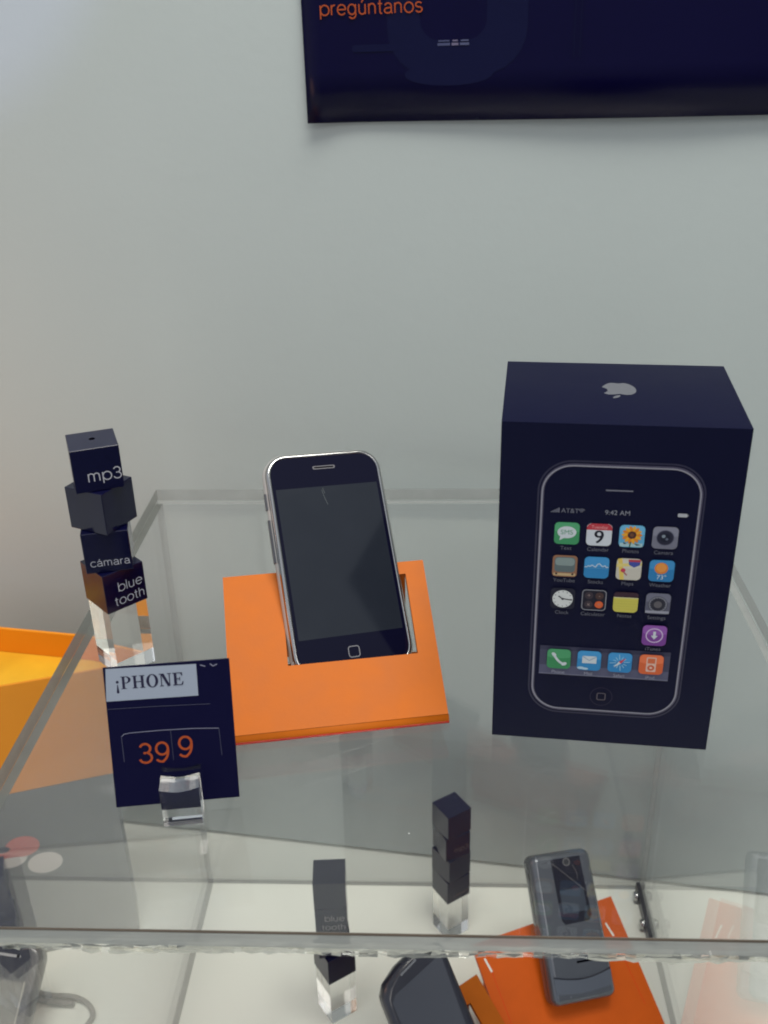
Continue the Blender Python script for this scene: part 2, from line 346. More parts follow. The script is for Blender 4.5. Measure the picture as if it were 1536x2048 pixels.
# ------------------------------------------------------------------ poster on the wall
PM = WM @ Matrix.Translation((0.1382, 0.6181, 0.0012)) @ Matrix.Rotation(0.0125, 4, 'Z')
poster = MB(); nx, nz = 40, 20; PW, PH = 0.42, 0.594
def bulge(x, y):
    e = max(0, 1 - y / 0.16)
    return 0.0012 + e * e * (0.0045 * math.exp(-((x - 0.20) / 0.11) ** 2) + 0.0035 * math.exp(-(x / 0.018) ** 2) + 0.0042 * math.exp(-((x - 0.40) / 0.07) ** 2))
gv = [[poster.bm.verts.new((PW * i / nx, PH * j / nz, bulge(PW * i / nx, PH * j / nz))) for i in range(nx + 1)] for j in range(nz + 1)]
for j in range(nz):
    for i in range(nx):
        f = poster.bm.faces.new((gv[j][i], gv[j][i + 1], gv[j + 1][i + 1], gv[j + 1][i])); f.material_index = poster.mi(M_poster); f.smooth = True
class PPrint(Print):
    def p(self, x, y): return V((x / 1000, y / 1000, bulge(x / 1000, y / 1000) + self.z / 1000))
pp = PPrint(poster, (0, 0, 0), (1, 0, 0), (0, 1, 0), step=0.05, z0=0.15)
U = lambda x, z: (x - 138.2, z - 618.1)
for k in range(1):
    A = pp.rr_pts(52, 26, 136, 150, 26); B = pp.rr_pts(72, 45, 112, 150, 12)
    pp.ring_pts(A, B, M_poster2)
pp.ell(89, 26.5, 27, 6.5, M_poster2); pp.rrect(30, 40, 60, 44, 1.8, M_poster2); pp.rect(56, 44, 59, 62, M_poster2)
for x0, x1, m in ((82.5, 90, ink(62, 66, 98)), (91, 95, ink(96, 90, 116)), (96, 101.5, ink(70, 74, 104))): pp.rect(x0, 42.2, x1, 43.6, m); pp.rect(x0 + .5, 44.4, x1 - .3, 45.2, m)  # small pale dashes: a highlight painted in as flat colour
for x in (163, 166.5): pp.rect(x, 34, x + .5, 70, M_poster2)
strokes(pp, 'pregúntanos', 11.4, 60.8, M_digit, 62.5, w=.072)
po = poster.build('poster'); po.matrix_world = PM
tag(po, 'dark navy poster with orange word, curling at its bottom edge on the grey wall', 'poster')
mod = po.modifiers.new('thickness', 'SOLIDIFY'); mod.thickness = 0.0003; mod.offset = -1

# ------------------------------------------------------------------ clear acrylic riser
PX, PY, PYAW = -0.16188, 0.66117, 0.0521
RM = upright((PX, PY, -H2), PYAW)
T, TP = 0.0085, 0.005; WID, DEP = 0.378, 0.3836
riser = thing('display_riser', 'large clear acrylic riser with scuffed edges on the white base, carrying the boxed phone', 'display stand', RM)
b = MB(); b.box((0, -DEP, H2 - T), (WID, 0, H2), M_clear_top, faces={'-x': M_edge, '+x': M_glue, '+y': M_glue, '-y': M_front, '-z': M_clear})
b.build('top_panel', riser)
b = MB(); b.box((0.0001, -DEP + 0.01, 0.0006), (TP, -TP - 0.0004, H2 - T - 0.00008), M_clear, faces={'-y': M_edge, '+y': M_glue, '+z': M_edge_top, '-z': M_glue})
b.build('left_panel', riser)
b = MB(); b.box((WID - TP, -DEP + 0.01, 0.0006), (WID - 0.0005, -TP - 0.0004, H2 - T - 0.0005), M_clear, faces={'-y': M_edge, '+y': M_glue, '+z': M_glue, '-z': M_glue})
b.build('right_panel', riser)
b = MB(); b.box((0.0005, -TP, 0.0006), (WID - 0.0005, -0.0005, H2 - T - 0.0005), M_clear, faces={'-x': M_glue, '+x': M_glue, '+z': M_glue, '-z': M_glue})
b.build('rear_panel', riser)
# thin brown line along the upper front edge, chipped lower front edge
b = MB(); b.box((0, -DEP - 0.0004, H2 - 0.0012), (WID, -DEP - 0.0001, H2 - 0.0001), M_seam); b.build('edge_line', riser)
b = MB(); n = 110; rows = 5; rnd = random.Random(3); g = []
for j in range(rows + 1):
    row = []
    for i in range(n + 1):
        x = WID * i / n
        z = H2 - T - 0.0001 - 0.0066 * j / rows; y = -DEP + 0.0004
        if 0 < j: y += rnd.uniform(-0.0005, 0.0005) + 0.0020 * (j / rows); z += rnd.uniform(-0.0005, 0.0005)
        if j == rows: z += rnd.uniform(-0.0003, 0.0008) + 0.0008 * math.sin(i * 0.21)
        row.append(b.bm.verts.new((x + (rnd.uniform(-0.0006, 0.0006) if j else 0), y, z)))
    g.append(row)
for j in range(rows):
    for i in range(n):
        q = (g[j][i], g[j][i + 1], g[j + 1][i + 1], g[j + 1][i])
        tri = ((q[0], q[1], q[2]), (q[0], q[2], q[3])) if rnd.random() < .5 else ((q[0], q[1], q[3]), (q[1], q[2], q[3]))
        u = i * .45 + j * 2.3
        w_ = math.sin(u * .31 + 1.3 * math.sin(i * .047)) + .6 * math.sin(u * .83 + 2) + rnd.uniform(-.6, .6)
        for t in tri: f = b.bm.faces.new(t); f.material_index = b.mi(M_chip if w_ > -.1 else (M_clear if w_ > -.9 else M_edge))
ch = b.build('chipped_edge', riser); md = ch.modifiers.new('thickness', 'SOLIDIFY'); md.thickness = 0.0015; md.offset = -1
# bolts and bracket at the rear of the right panel
brk = thing('panel_bracket', 'dark steel bracket with two round screws at the rear corner of the clear riser', 'bracket', RM)
b = MB(); b.box((WID - TP - 0.0035, -0.062, 0.0008), (WID - TP - 0.0003, -0.006, 0.010), M_steel_dark); b.build('plate', brk, bevel=0.0005)
for yy in (-0.018, -0.047):
    b = MB(); b.disc_prism((WID - TP - 0.0035, yy, 0.0062), 0.0042, 0.004, (-1, 0, 0), M_chrome, seg=20, bev=.5); b.build('screw', brk)

# ------------------------------------------------------------------ orange phone holders
def holder(name, label, front, yaw, tilt, w, L, slot, group, m=M_orange, slits=()):
    """folded sheet: inclined face with a cut-out, rolled front fold, flat foot on the surface"""
    c, s = math.cos(yaw), math.sin(yaw); X = V((c, -s, 0)); B = V((s, c, 0)); el = math.pi / 2 - tilt
    ground = front[2] - 0.0045
    root = thing(name, label, 'phone holder', upright((front[0], front[1], ground), yaw), group)
    M = Matrix.Translation((0, 0, 0.0045)) @ Matrix.Rotation(el, 4, 'X')   # sheet frame: x, y up the slope, z normal
    t = 0.003; xs = [-w / 2, slot[0], slot[1], w / 2]; ys = [0.0, slot[2], slot[3], L]
    b = MB()
    top = [[b.bm.verts.new(M @ V((x, y, 0))) for x in xs] for y in ys]; bot = [[b.bm.verts.new(M @ V((x, y, -t))) for x in xs] for y in ys]
    def q(vs, mm): f = b.bm.faces.new(vs); f.material_index = b.mi(mm)
    for j in range(3):
        for i in range(3):
            if i == 1 and j == 1: continue
            q((top[j][i], top[j][i + 1], top[j + 1][i + 1], top[j + 1][i]), m); q((bot[j][i], bot[j + 1][i], bot[j + 1][i + 1], bot[j][i + 1]), m)
    for k in range(3):
        for (a, bb) in (((0, k), (0, k + 1)), ((3, k), (3, k + 1)), ((k, 0), (k + 1, 0)), ((k, 3), (k + 1, 3))):
            q((top[a[0]][a[1]], top[bb[0]][bb[1]], bot[bb[0]][bb[1]], bot[a[0]][a[1]]), M_red if a[0] == bb[0] == 9 else m)
    for a, bb in (((1, 1), (1, 2)), ((1, 2), (2, 2)), ((2, 2), (2, 1)), ((2, 1), (1, 1))):
        q((top[a[0]][a[1]], top[bb[0]][bb[1]], bot[bb[0]][bb[1]], bot[a[0]][a[1]]), m)
    for sl in slits:
        g = Print(b, M @ V((0, 0, 0)), M.to_3x3() @ V((1, 0, 0)), M.to_3x3() @ V((0, 1, 0)), z0=.05)
        g.line(sl[0], sl[1], sl[2])
    b.build('sloping_face', root)
    # rolled fold: from the sheet's upper surface round to the foot
    b = MB(); prof = []
    p0 = M @ V((0, -0.0002, 0)); r = 0.0042; cen = M @ V((0, -0.0002, -r))
    a0 = math.pi / 2 + el
    outer = [(cen.y + r * math.cos(a0 + k * (math.pi - el * .0) / 8 * 0.95), cen.z + r * math.sin(a0 + k * math.pi / 8 * 0.95)) for k in range(9)]
    prof = [(y, max(z, 0.0006)) for y, z in outer] + [(cen.y + 0.004, 0.0006)]
    loops = [[V((x, y, z)) for y, z in prof] for x in (-w / 2 - 0.0001, w / 2 + 0.0001)]
    va = [b.bm.verts.new(p) for p in loops[0]]; vb = [b.bm.verts.new(p) for p in loops[1]]
    for k in range(len(va) - 1):
        f = b.bm.faces.new((va[k], vb[k], vb[k + 1], va[k + 1])); f.smooth = True; f.material_index = b.mi(m if k < 2 else M_red)
    b.bm.faces.new(list(va)).material_index = b.mi(m); b.bm.faces.new(list(reversed(vb))).material_index = b.mi(m)
    b.build('front_fold', root)
    b = MB(); b.box((-w / 2, 0.0045, 0.0004), (w / 2, L * math.cos(el) * 0.8, 0.0028), m); b.build('foot', root)
    b = MB(); yb = L * math.cos(el) * 0.985; b.box((-w / 2 + 0.01, yb - 0.003, 0.0004), (w / 2 - 0.01, yb, yb * math.tan(el) - 0.0012), m); b.build('rear_prop', root)
    return root
ST = (-0.0226, 0.3849, 0.0049)
holder('phone_holder', 'orange folded acrylic holder on the clear riser with touchscreen phone in its cut-out', ST, -0.1264, 1.0, 0.1024, 0.0832, (-0.0223, 0.0412, 0.0322, 0.0762), 'orange phone holders')

# ------------------------------------------------------------------ black and silver touch phone
def smartphone():
    k = math.cos
    PMX = pose((-.0232, .4511, .0572), -.37, .735, -.100) @ Matrix.Translation((0, -0.0575, 0))
    root = thing('mobile_phone', 'black glass touchscreen phone with silver sides leaning in the upper orange holder', 'phone', PMX, 'phones on display')
    w, h, r = 0.061, 0.115, 0.0112; cy_ = 0.0575
    L = lambda i, z: rr(w, h, r, i, z, 10, 0, cy_)
    b = MB(); b.loft([L(.006, -.0116), L(.0030, -.0110), L(.0012, -.0096), L(-.0004, -.0078), L(-.0012, -.0058), L(-.0011, -.0042), L(-.0003, -.0028)], M_alu, M_alu, None); b.build('body', root)
    b = MB(); b.loft([L(-.0003, -.0028), L(.0001, -.0012), L(.0006, -.0003), L(.0014, 0), L(.0020, -.0002), L(.0021, -.0006)], M_chrome); b.build('bezel', root)
    b = MB(); b.loft([L(.0021, -.0007), L(.0021, -.00035)], M_glass_black, None, M_glass_black, smooth=False)
    g = Print(b, (0, cy_, -.00035), (1, 0, 0), (0, 1, 0), step=.006, z0=.01)
    g.rrect(-6, 48.4, 6, 50.2, .9, mat('speaker_mesh', (.10, .095, .11), .5)); g.rrect(-5.2, 48.9, 5.2, 49.7, .4, M_hole)
    g.rring(-3.1, -50.2, 2.9, -44.4, 1.5, .5, mat('home_ring', (.15, .15, .17), .4))
    b.build('front_glass', root)
    b = MB(); g = Print(b, (0, cy_, -.00035), (1, 0, 0), (0, 1, 0), step=.004, z0=.012)
    g.rect(-26.8, -38.8, 26.8, 39, M_screen)
    hair = mat('smear', (.05, .062, .07), .4)
    for q in ([(-3, 37), (-2.2, 33), (-1.0, 29)], [(-2.4, 38.0), (-1.6, 35)]): g.line(q, .2, hair)
    b.build('screen', root)
    b = MB(); b.box((-w / 2 - .0018, cy_ + .030, -.0058), (-w / 2 + .0004, cy_ + .0385, -.0038), M_dark); b.build('silent_switch', root, bevel=.0002)
    b = MB(); b.box((-w / 2 - .0018, cy_ + .002, -.0060), (-w / 2 + .0004, cy_ + .0245, -.0036), M_dark); b.build('volume_button', root, bevel=.0002)
smartphone()

# ------------------------------------------------------------------ product box
BX, BY, BYAW, BW, BD, BH = 0.04781, 0.38102, 0.15122, 0.097, 0.07578, 0.15726
bm_root = thing('product_box', 'tall dark navy box printed with a touchscreen phone, standing on the clear riser', 'box', upright((BX, BY, 0.0002), BYAW))
b = MB(); b.box((0, 0, 0), (BW, BD, BH - .0003), M_box); b.build('carton', bm_root, bevel=0.0009)

def apple_pts():
    P = [(0, .335), (.10, .375), (.20, .41), (.30, .41), (.38, .37), (.45, .29), (.385, .225), (.335, .13), (.325, .03), (.35, -.07), (.40, -.14), (.475, -.19),
         (.44, -.31), (.37, -.44), (.29, -.545), (.21, -.60), (.13, -.60), (.06, -.575), (0, -.56), (-.06, -.575), (-.13, -.60), (-.21, -.60), (-.30, -.53), (-.40, -.38),
         (-.465, -.20), (-.485, -.02), (-.465, .15), (-.40, .29), (-.31, .38), (-.20, .415), (-.09, .38)]
    leaf = [(-.005, .44), (.0, .53), (.05, .62), (.12, .685), (.20, .715), (.205, .63), (.16, .54), (.09, .475)]
    return P, leaf
def box_print():
    b = MB(); g = Print(b, (0, 0, 0), (1, 0, 0), (0, 0, 1), step=.006, z0=.03)
    band = mat('printed_bezel_dark', (.018, .016, .042), .4); silver = mat('printed_bezel_silver', (.27, .26, .30), .4); side = mat('printed_bezel_side', (.055, .048, .085), .4)
    g.rring(15.6, 15.6, 82.6, 141.2, 14.0, .7, band, 10)
    g.rring(16.9, 17.0, 81.5, 139.9, 13.0, 1.4, side, 10)
    g.rring(17.2, 17.7, 80.9, 139.1, 12.4, .6, silver, 10)
    g.rect(43, 128.1, 53.8, 128.7, M_dim_ink)
    g.text('AT&T', 25.6, 117.5, M_dim_ink, size=2.9); g.text('9:42 AM', 48.4, 117.4, mat('grey_ink', (.24, .24, .28), .5), size=3.0, align='c')
    for i in range(5): g.rect(21.4 + i * .75, 117.5, 21.9 + i * .75, 118.0 + i * .42, M_dim_ink)
    for k in range(3):
        g.line([(33.9 + math.cos(t) * (0.6 + .6 * k), 117.7 + math.sin(t) * (.6 + .6 * k)) for t in (.8, 1.2, 1.57, 1.94, 2.34)], .32, M_dim_ink)
    g.rrect(72.4, 117.7, 76.2, 119.3, .4, mat('battery_ink', (.40, .40, .43), .5)); g.rect(76.3, 118.2, 76.7, 118.8, M_dim_ink)
    # dock
    g.rect(20.1, 36.6, 76.4, 51.7, ink(66, 66, 88)); g.rect(20.1, 36.6, 76.4, 41.5, ink(84, 84, 108)); g.rect(20.1, 49.6, 76.4, 51.7, ink(54, 54, 76)); g.rect(20.1, 36.6, 76.4, 37.2, ink(110, 110, 130))
    W_ = ink(196, 202, 206); BL = ink(18, 18, 34)
    S = 5.15
    def bg_(cx, cy_, c, gloss=18):
        m = ink(*c); g.rrect(cx - S, cy_ - S, cx + S, cy_ + S, 1.9, m)
        if gloss:
            m2 = ink(*[min(225, v + gloss) for v in c])
            g.poly([(cx - S + .2, cy_ + 1.0)] + [(cx + (S - .2) * t, cy_ + .2 + .8 * t * t) for t in (-.6, 0, .6)] + [(cx + S - .2, cy_ + 1.0), (cx + S - .2, cy_ + S - 1.6), (cx + S - .7, cy_ + S - .6), (cx + S - 1.7, cy_ + S - .2), (cx - S + 1.7, cy_ + S - .2), (cx - S + .7, cy_ + S - .6), (cx - S + .2, cy_ + S - 1.6)], m2)
    lab = mat('label_ink', (.115, .115, .15), .5)
    def label(s, cx, cy_): g.text(s, cx, cy_ - S - 2.6, lab, size=2.45, align='c')
    X = (28.5, 41.7, 55.0, 68.4); R1, R2, R3, R4, RD = 108.0, 92.5, 76.6, 60.6, 45.6
    # messages
    bg_(X[0], R1, (62, 140, 92)); g.ell(X[0], R1 + .5, 3.9, 2.8, W_); g.poly([(X[0] - 2.6, R1 - 1.2), (X[0] - 2.9, R1 - 3.4), (X[0] - .6, R1 - 2.0)], W_); g.text('SMS', X[0], R1 - .5, ink(70, 140, 100), size=3.1, align='c'); label('Text', X[0], R1)
    # calendar
    g.rrect(X[1] - S, R1 - S, X[1] + S, R1 + S, 1.9, ink(198, 202, 208)); g.poly([(X[1] - S, R1 + 2.2), (X[1] + S, R1 + 2.2), (X[1] + S, R1 + S - 1.9), (X[1] + S - .6, R1 + S - .6), (X[1] + S - 1.9, R1 + S), (X[1] - S + 1.9, R1 + S), (X[1] - S + .6, R1 + S - .6), (X[1] - S, R1 + S - 1.9)], ink(178, 54, 66))
    g.text('Tuesday', X[1], R1 + 2.9, ink(215, 150, 150), size=2.0, align='c'); g.text('9', X[1] - .15, R1 - 3.9, BL, size=8.6, align='c'); g.text('9', X[1] + .15, R1 - 3.9, BL, size=8.6, align='c'); label('Calendar', X[1], R1)
    # photos
    bg_(X[2], R1, (92, 160, 196), 12); g.rect(X[2] - 4.6, R1 - 4.9, X[2] + 4.6, R1 - 3.2, ink(160, 190, 196))
    for k in range(14):
        t = 2 * math.pi * k / 14; g.ell(X[2] + 2.7 * math.cos(t), R1 + .6 + 2.7 * math.sin(t), 1.5, .72, ink(222, 160, 46) if k % 2 else ink(212, 128, 36), 12, t)
    g.ell(X[2], R1 + .6, 1.75, 1.75, ink(72, 44, 40)); g.ell(X[2], R1 + .6, .8, .8, ink(110, 70, 46))
    g.line([(X[2] - .3, R1 - 2.6), (X[2] - .6, R1 - 5.0)], .5, ink(52, 84, 52)); g.poly([(X[2] + .8, R1 - 3.2), (X[2] + 3.8, R1 - 3.9), (X[2] + 2.2, R1 - 4.2)], ink(36, 50, 48)); g.poly([(X[2] - 3.4, R1 - 2.9), (X[2] - 1.6, R1 - 3.5), (X[2] - 3.0, R1 - 3.7)], ink(36, 50, 48)); label('Photos', X[2], R1)
    # camera
    bg_(X[3], R1, (112, 112, 126), 16); g.ell(X[3], R1, 3.6, 3.6, ink(34, 34, 52)); g.ring(X[3], R1, 3.6, .35, ink(80, 80, 98)); g.ell(X[3], R1, 2.0, 2.0, ink(20, 22, 40)); g.ell(X[3] - .7, R1 + .7, .75, .75, ink(130, 140, 150)); g.ell(X[3] + .7, R1 - .6, .6, .6, ink(90, 96, 112)); label('Camera', X[3], R1)
    # television
    g.rrect(X[0] - S, R2 - S, X[0] + S, R2 + S, 1.6, ink(142, 100, 76)); g.rrect(X[0] - 4.3, R2 - 3.0, X[0] + 4.3, R2 + 4.3, 1.6, ink(92, 104, 106)); g.rrect(X[0] - 4.0, R2 + .2, X[0] + 4.0, R2 + 3.9, 1.4, ink(128, 142, 140)); g.rect(X[0] - 4.6, R2 - 4.7, X[0] + 4.6, R2 - 3.5, ink(186, 160, 120))
    g.ell(X[0] - 3.4, R2 - 3.9, .5, .5, ink(60, 44, 40)); g.ell(X[0] + 3.4, R2 - 3.9, .5, .5, ink(60, 44, 40)); label('YouTube', X[0], R2)
    # stocks
    bg_(X[1], R2, (46, 124, 178)); g.line([(X[1] - 4.9 + i * .75, R2 + (.3, .1, .8, .4, 1.2, .6, .2, 1.6, 2.0, 1.1, .5, 1.2, .2, .6)[i]) for i in range(14)], .38, ink(190, 205, 215)); g.rect(X[1] - 4.9, R2 - .4, X[1] + 4.9, R2 - .2, ink(96, 160, 200)); label('Stocks', X[1], R2)
    # maps
    bg_(X[2], R2, (190, 184, 172), 10); g.poly([(X[2] - 3.4, R2 - 5.1), (X[2] - 1.6, R2 - 5.1), (X[2] - 3.0, R2 + 5.1), (X[2] - 4.8, R2 + 4.8)], ink(214, 186, 92)); g.poly([(X[2] - 5.1, R2 + .9), (X[2] + 5.1, R2 + 2.0), (X[2] + 5.1, R2 + 3.4), (X[2] - 5.1, R2 + 2.4)], ink(214, 196, 120))
    g.poly([(X[2] - .4, R2 + 4.7), (X[2] + 4.6, R2 + 4.7), (X[2] + 4.4, R2 + 2.2), (X[2] + 2.1, R2 + .9), (X[2] - .2, R2 + 2.2)], ink(64, 76, 150)); g.rect(X[2] - .4, R2 + 3.6, X[2] + 4.6, R2 + 4.7, ink(176, 60, 70))
    g.ell(X[2] - 2.3, R2 - .6, 1.0, 1.0, ink(186, 58, 82)); g.line([(X[2] - 2.2, R2 - 1.2), (X[2] - .6, R2 - 3.0)], .5, ink(150, 60, 76)); label('Maps', X[2], R2)
    # weather
    bg_(X[3], R2, (44, 118, 170)); g.ell(X[3] - .2, R2 + 1.2, 2.75, 2.75, ink(206, 120, 52)); g.ell(X[3] - .2, R2 + 1.5, 2.1, 2.1, ink(220, 142, 66)); g.text('73°', X[3] + .2, R2 - 4.1, W_, size=3.0, align='c'); label('Weather', X[3], R2)
    # clock
    g.rrect(X[0] - S, R3 - S, X[0] + S, R3 + S, 1.9, ink(26, 26, 44)); g.ell(X[0], R3 - .2, 4.3, 4.3, ink(206, 208, 206), 36)
    for k in range(12):
        t = math.pi * k / 6; g.line([(X[0] + 3.3 * math.cos(t), R3 - .2 + 3.3 * math.sin(t)), (X[0] + 3.9 * math.cos(t), R3 - .2 + 3.9 * math.sin(t))], .3, ink(90, 90, 96))
    g.line([(X[0] - .5, R3), (X[0] + 4.0, R3 - .6)], .45, BL); g.line([(X[0] + .3, R3 - .4), (X[0] - 1.8, R3 + 1.2)], .5, BL); g.ell(X[0], R3 - .2, .5, .5, BL); label('Clock', X[0], R3)
    # calculator
    g.rrect(X[1] - S, R3 - S, X[1] + S, R3 + S, 1.7, ink(22, 20, 36)); g.rring(X[1] - S, R3 - S, X[1] + S, R3 + S, 1.7, .4, ink(130, 130, 138))
    for i, (dx, dy, c, tx) in enumerate(((-2.2, 2.2, (58, 48, 56), '+'), (2.2, 2.2, (70, 50, 48), '-'), (-2.2, -2.1, (58, 48, 56), 'x'), (2.2, -2.1, (206, 92, 48), '='))):
        g.ell(X[1] + dx, R3 + dy, 1.75, 1.75, ink(*c)); g.text(tx, X[1] + dx, R3 + dy - .7, ink(150, 130, 124), size=2.4, align='c')
    label('Calculator', X[1], R3)
    # notes
    g.rrect(X[2] - S, R3 - S, X[2] + S, R3 + S - .4, 1.9, ink(196, 186, 84)); g.poly([(X[2] - S, R3 + 2.2), (X[2] + S, R3 + 2.2), (X[2] + S, R3 + 3.6), (X[2] + S - .8, R3 + S - .4), (X[2] - S + .8, R3 + S - .4), (X[2] - S, R3 + 3.6)], ink(54, 32, 44)); g.rect(X[2] - S, R3 + 1.8, X[2] + S, R3 + 2.2, ink(206, 200, 150))
    for k in range(4): g.rect(X[2] - S + .3, R3 + .3 - k * 1.3, X[2] + S - .3, R3 + .42 - k * 1.3, ink(180, 168, 76))
    label('Notes', X[2], R3)
    # settings
    bg_(X[3], R3, (88, 88, 104), 20); g.ell(X[3], R3 - .4, 4.0, 4.0, ink(40, 40, 52)); g.ring(X[3], R3 - .4, 3.8, .5, ink(120, 120, 130))
    for k in range(18):
        t = 2 * math.pi * k / 18; g.line([(X[3] + 3.0 * math.cos(t), R3 - .4 + 3.0 * math.sin(t)), (X[3] + 3.6 * math.cos(t), R3 - .4 + 3.6 * math.sin(t))], .4, ink(120, 120, 130))
    g.ell(X[3], R3 - .4, 1.7, 1.7, ink(92, 88, 92)); g.rect(X[3] - 4.9, R3 - 4.7, X[3] + 4.9, R3 - 3.5, ink(150, 150, 162)); label('Settings', X[3], R3)
    # download store
    bg_(X[3], R4, (118, 62, 140), 22); g.ring(X[3], R4, 3.7, .5, ink(196, 176, 204)); g.rect(X[3] - .55, R4 - .2, X[3] + .55, R4 + 2.0, W_); g.poly([(X[3] - 1.5, R4 - .1), (X[3], R4 - 2.0), (X[3] + 1.5, R4 - .1)], W_); label('iTunes', X[3], R4)
    # dock icons
    lab2 = ink(150, 150, 165)
    def dl(s, cx): g.text(s, cx, RD - S - 2.5, lab2, size=2.3, align='c')
    bg_(X[0], RD, (56, 132, 84)); g.line([(X[0] - 2.5 + 5.2 * t, RD + 2.4 - 5.2 * t - 1.1 * math.sin(math.pi * t)) for t in [i / 8 for i in range(9)]], 1.1, W_); g.ell(X[0] - 2.2, RD + 2.2, .85, 1.25, W_, 14, .7); g.ell(X[0] + 2.4, RD - 2.5, 1.25, .85, W_, 14, .5); dl('Phone', X[0])
    bg_(X[1], RD, (48, 128, 182)); g.rect(X[1] - 3.0, RD - 1.4, X[1] + 3.2, RD + 2.4, W_); g.line([(X[1] - 3.0, RD + 2.3), (X[1] + .1, RD + .1), (X[1] + 3.2, RD + 2.3)], .3, ink(110, 140, 170)); g.ell(X[1] - 3.4, RD - 4.0, 1.6, .7, ink(170, 196, 212)); g.ell(X[1] - 1.6, RD - 4.3, 1.5, .6, ink(170, 196, 212)); dl('Mail', X[1])
    bg_(X[2], RD, (46, 126, 182))
    for k in range(12):
        t = math.pi * k / 6 + .1; g.line([(X[2] + 1.6 * math.cos(t), RD + 1.6 * math.sin(t)), (X[2] + (4.3 if k % 3 == 0 else 3.2) * math.cos(t), RD + (4.3 if k % 3 == 0 else 3.2) * math.sin(t))], .32, ink(150, 192, 216))
    g.poly([(X[2] + 2.6, RD + 2.6), (X[2] - .5, RD + .5), (X[2] + .5, RD - .5)], ink(196, 60, 70)); g.poly([(X[2] - 2.6, RD - 2.6), (X[2] + .5, RD - .5), (X[2] - .5, RD + .5)], W_); dl('Safari', X[2])
    bg_(X[3], RD, (206, 96, 54)); g.rrect(X[3] - 2.1, RD - 3.8, X[3] + 2.1, RD + 3.8, .5, ink(212, 176, 160)); g.rect(X[3] - 1.6, RD + .6, X[3] + 1.6, RD + 3.2, ink(204, 104, 66)); g.ell(X[3], RD - 1.7, 1.5, 1.5, ink(196, 92, 60)); g.ell(X[3], RD - 1.7, .6, .6, ink(216, 180, 164)); dl('iPod', X[3])
    # home button
    g.ring(48.2, 26.8, 5.0, .35, ink(32, 24, 54)); g.rring(46.2, 24.8, 50.2, 28.8, .9, .45, ink(92, 84, 92))
    for f in b.bm.faces: f.tag = True
    o = b.build('printed_picture', bm_root)
    b = MB(); g = Print(b, (0, 0, BH - .0003), (1, 0, 0), (0, 1, 0), step=.006, z0=.03); P, leaf = apple_pts(); m = mat('silver_foil', (.14, .145, .17), .4, .2)
    sc = 14.6
    for pts in (P, leaf): g.poly([(48.5 - x * sc * 1.02, 40.5 - y * sc) for x, y in pts], m)
    b.build('foil_emblem', bm_root)
box_print()

# ------------------------------------------------------------------ cube towers
def tower(label, loc, yaws, s, hh, post, texts, hole=False, mi=M_cube, hidden_post=False):
    root = thing('cube_tower', label, 'cube stack', upright(loc, 0), 'cube towers naming phone features')
    z = post
    b = MB(); b.box((-s * .47, -s * .47, 0.0002), (s * .47, s * .47, post - .0002), M_glass, Matrix.Rotation(-yaws[-1], 4, 'Z')); b.build('clear_post', root, bevel=0.0004)
    for i, yw in enumerate(reversed(yaws)):
        R = Matrix.Rotation(-yw, 4, 'Z'); b = MB()
        b.box((-s / 2, -s / 2, z + .0001), (s / 2, s / 2, z + hh - .0001), mi, R); tx = texts[len(yaws) - 1 - i]
        bmesh.ops.bevel(b.bm, geom=list(b.bm.edges), offset=.00025, segments=1, affect='EDGES')
        if tx:
            g = Print(b, R @ V((-s / 2, -s / 2, z)), R @ V((1, 0, 0)), (0, 0, 1), z0=.03)
            for t in tx: strokes(g, t[0], t[1] * s * 1000, t[2] * hh * 1000, t[4] if len(t) > 4 else M_white_ink, t[3] * s * 1000, align='r')
        if hole and i == 3:
            g = Print(b, R @ V((0, 0, z + hh - .0001)), (1, 0, 0), (0, 1, 0), z0=.03); g.ell(0, 1, 1.5, 1.5, M_hole, 16)
        b.build('cube', root); z += hh
    return root
dim = mat('worn_grey_ink', (.26, .24, .23), .5); worn = mat('worn_bronze_ink', (.13, .07, .06), .5)
tower('tower of four navy cubes reading mp3, cámara and blue tooth, on the clear riser', (-.1372, .4486, 0.0002), (-.3375, -1.1036, -.1898, -.7323), .0225, .0219, .0385,
      ([('mp3', .985, .24, .70)], None, [('cámara', .955, .17, .84)], [('blue', .93, .47, .60), ('tooth', .95, .14, .74)]), hole=True)
kA = .97
tower('navy cube tower on a clear post, left of and behind the slate flip phone', (.0478 * kA, .6212 * kA, -H2), (-.5526, -.44, -.64, -.5526), .0217, .0226, .0415,
      (None, [('mp3', .92, .3, .56, worn)], None, [('cámara', .94, .2, .66, worn)]))
tower('navy cube tower with faded blue tooth lettering, just behind the riser front edge', (-.0449, .530, -H2), (-.02, -.03, -.12, -.55), .0228, .0243, .0435,
      (None, [('blue', .92, .50, .62, dim), ('tooth', .94, .16, .74, dim)], None, None))
tower('navy cube tower cut off by the left border, behind the grey phone', (-.295, .553, -H2), (-.3, -.5, -.3, -.4), .0217, .0218, .0395, (None, None, None, None))

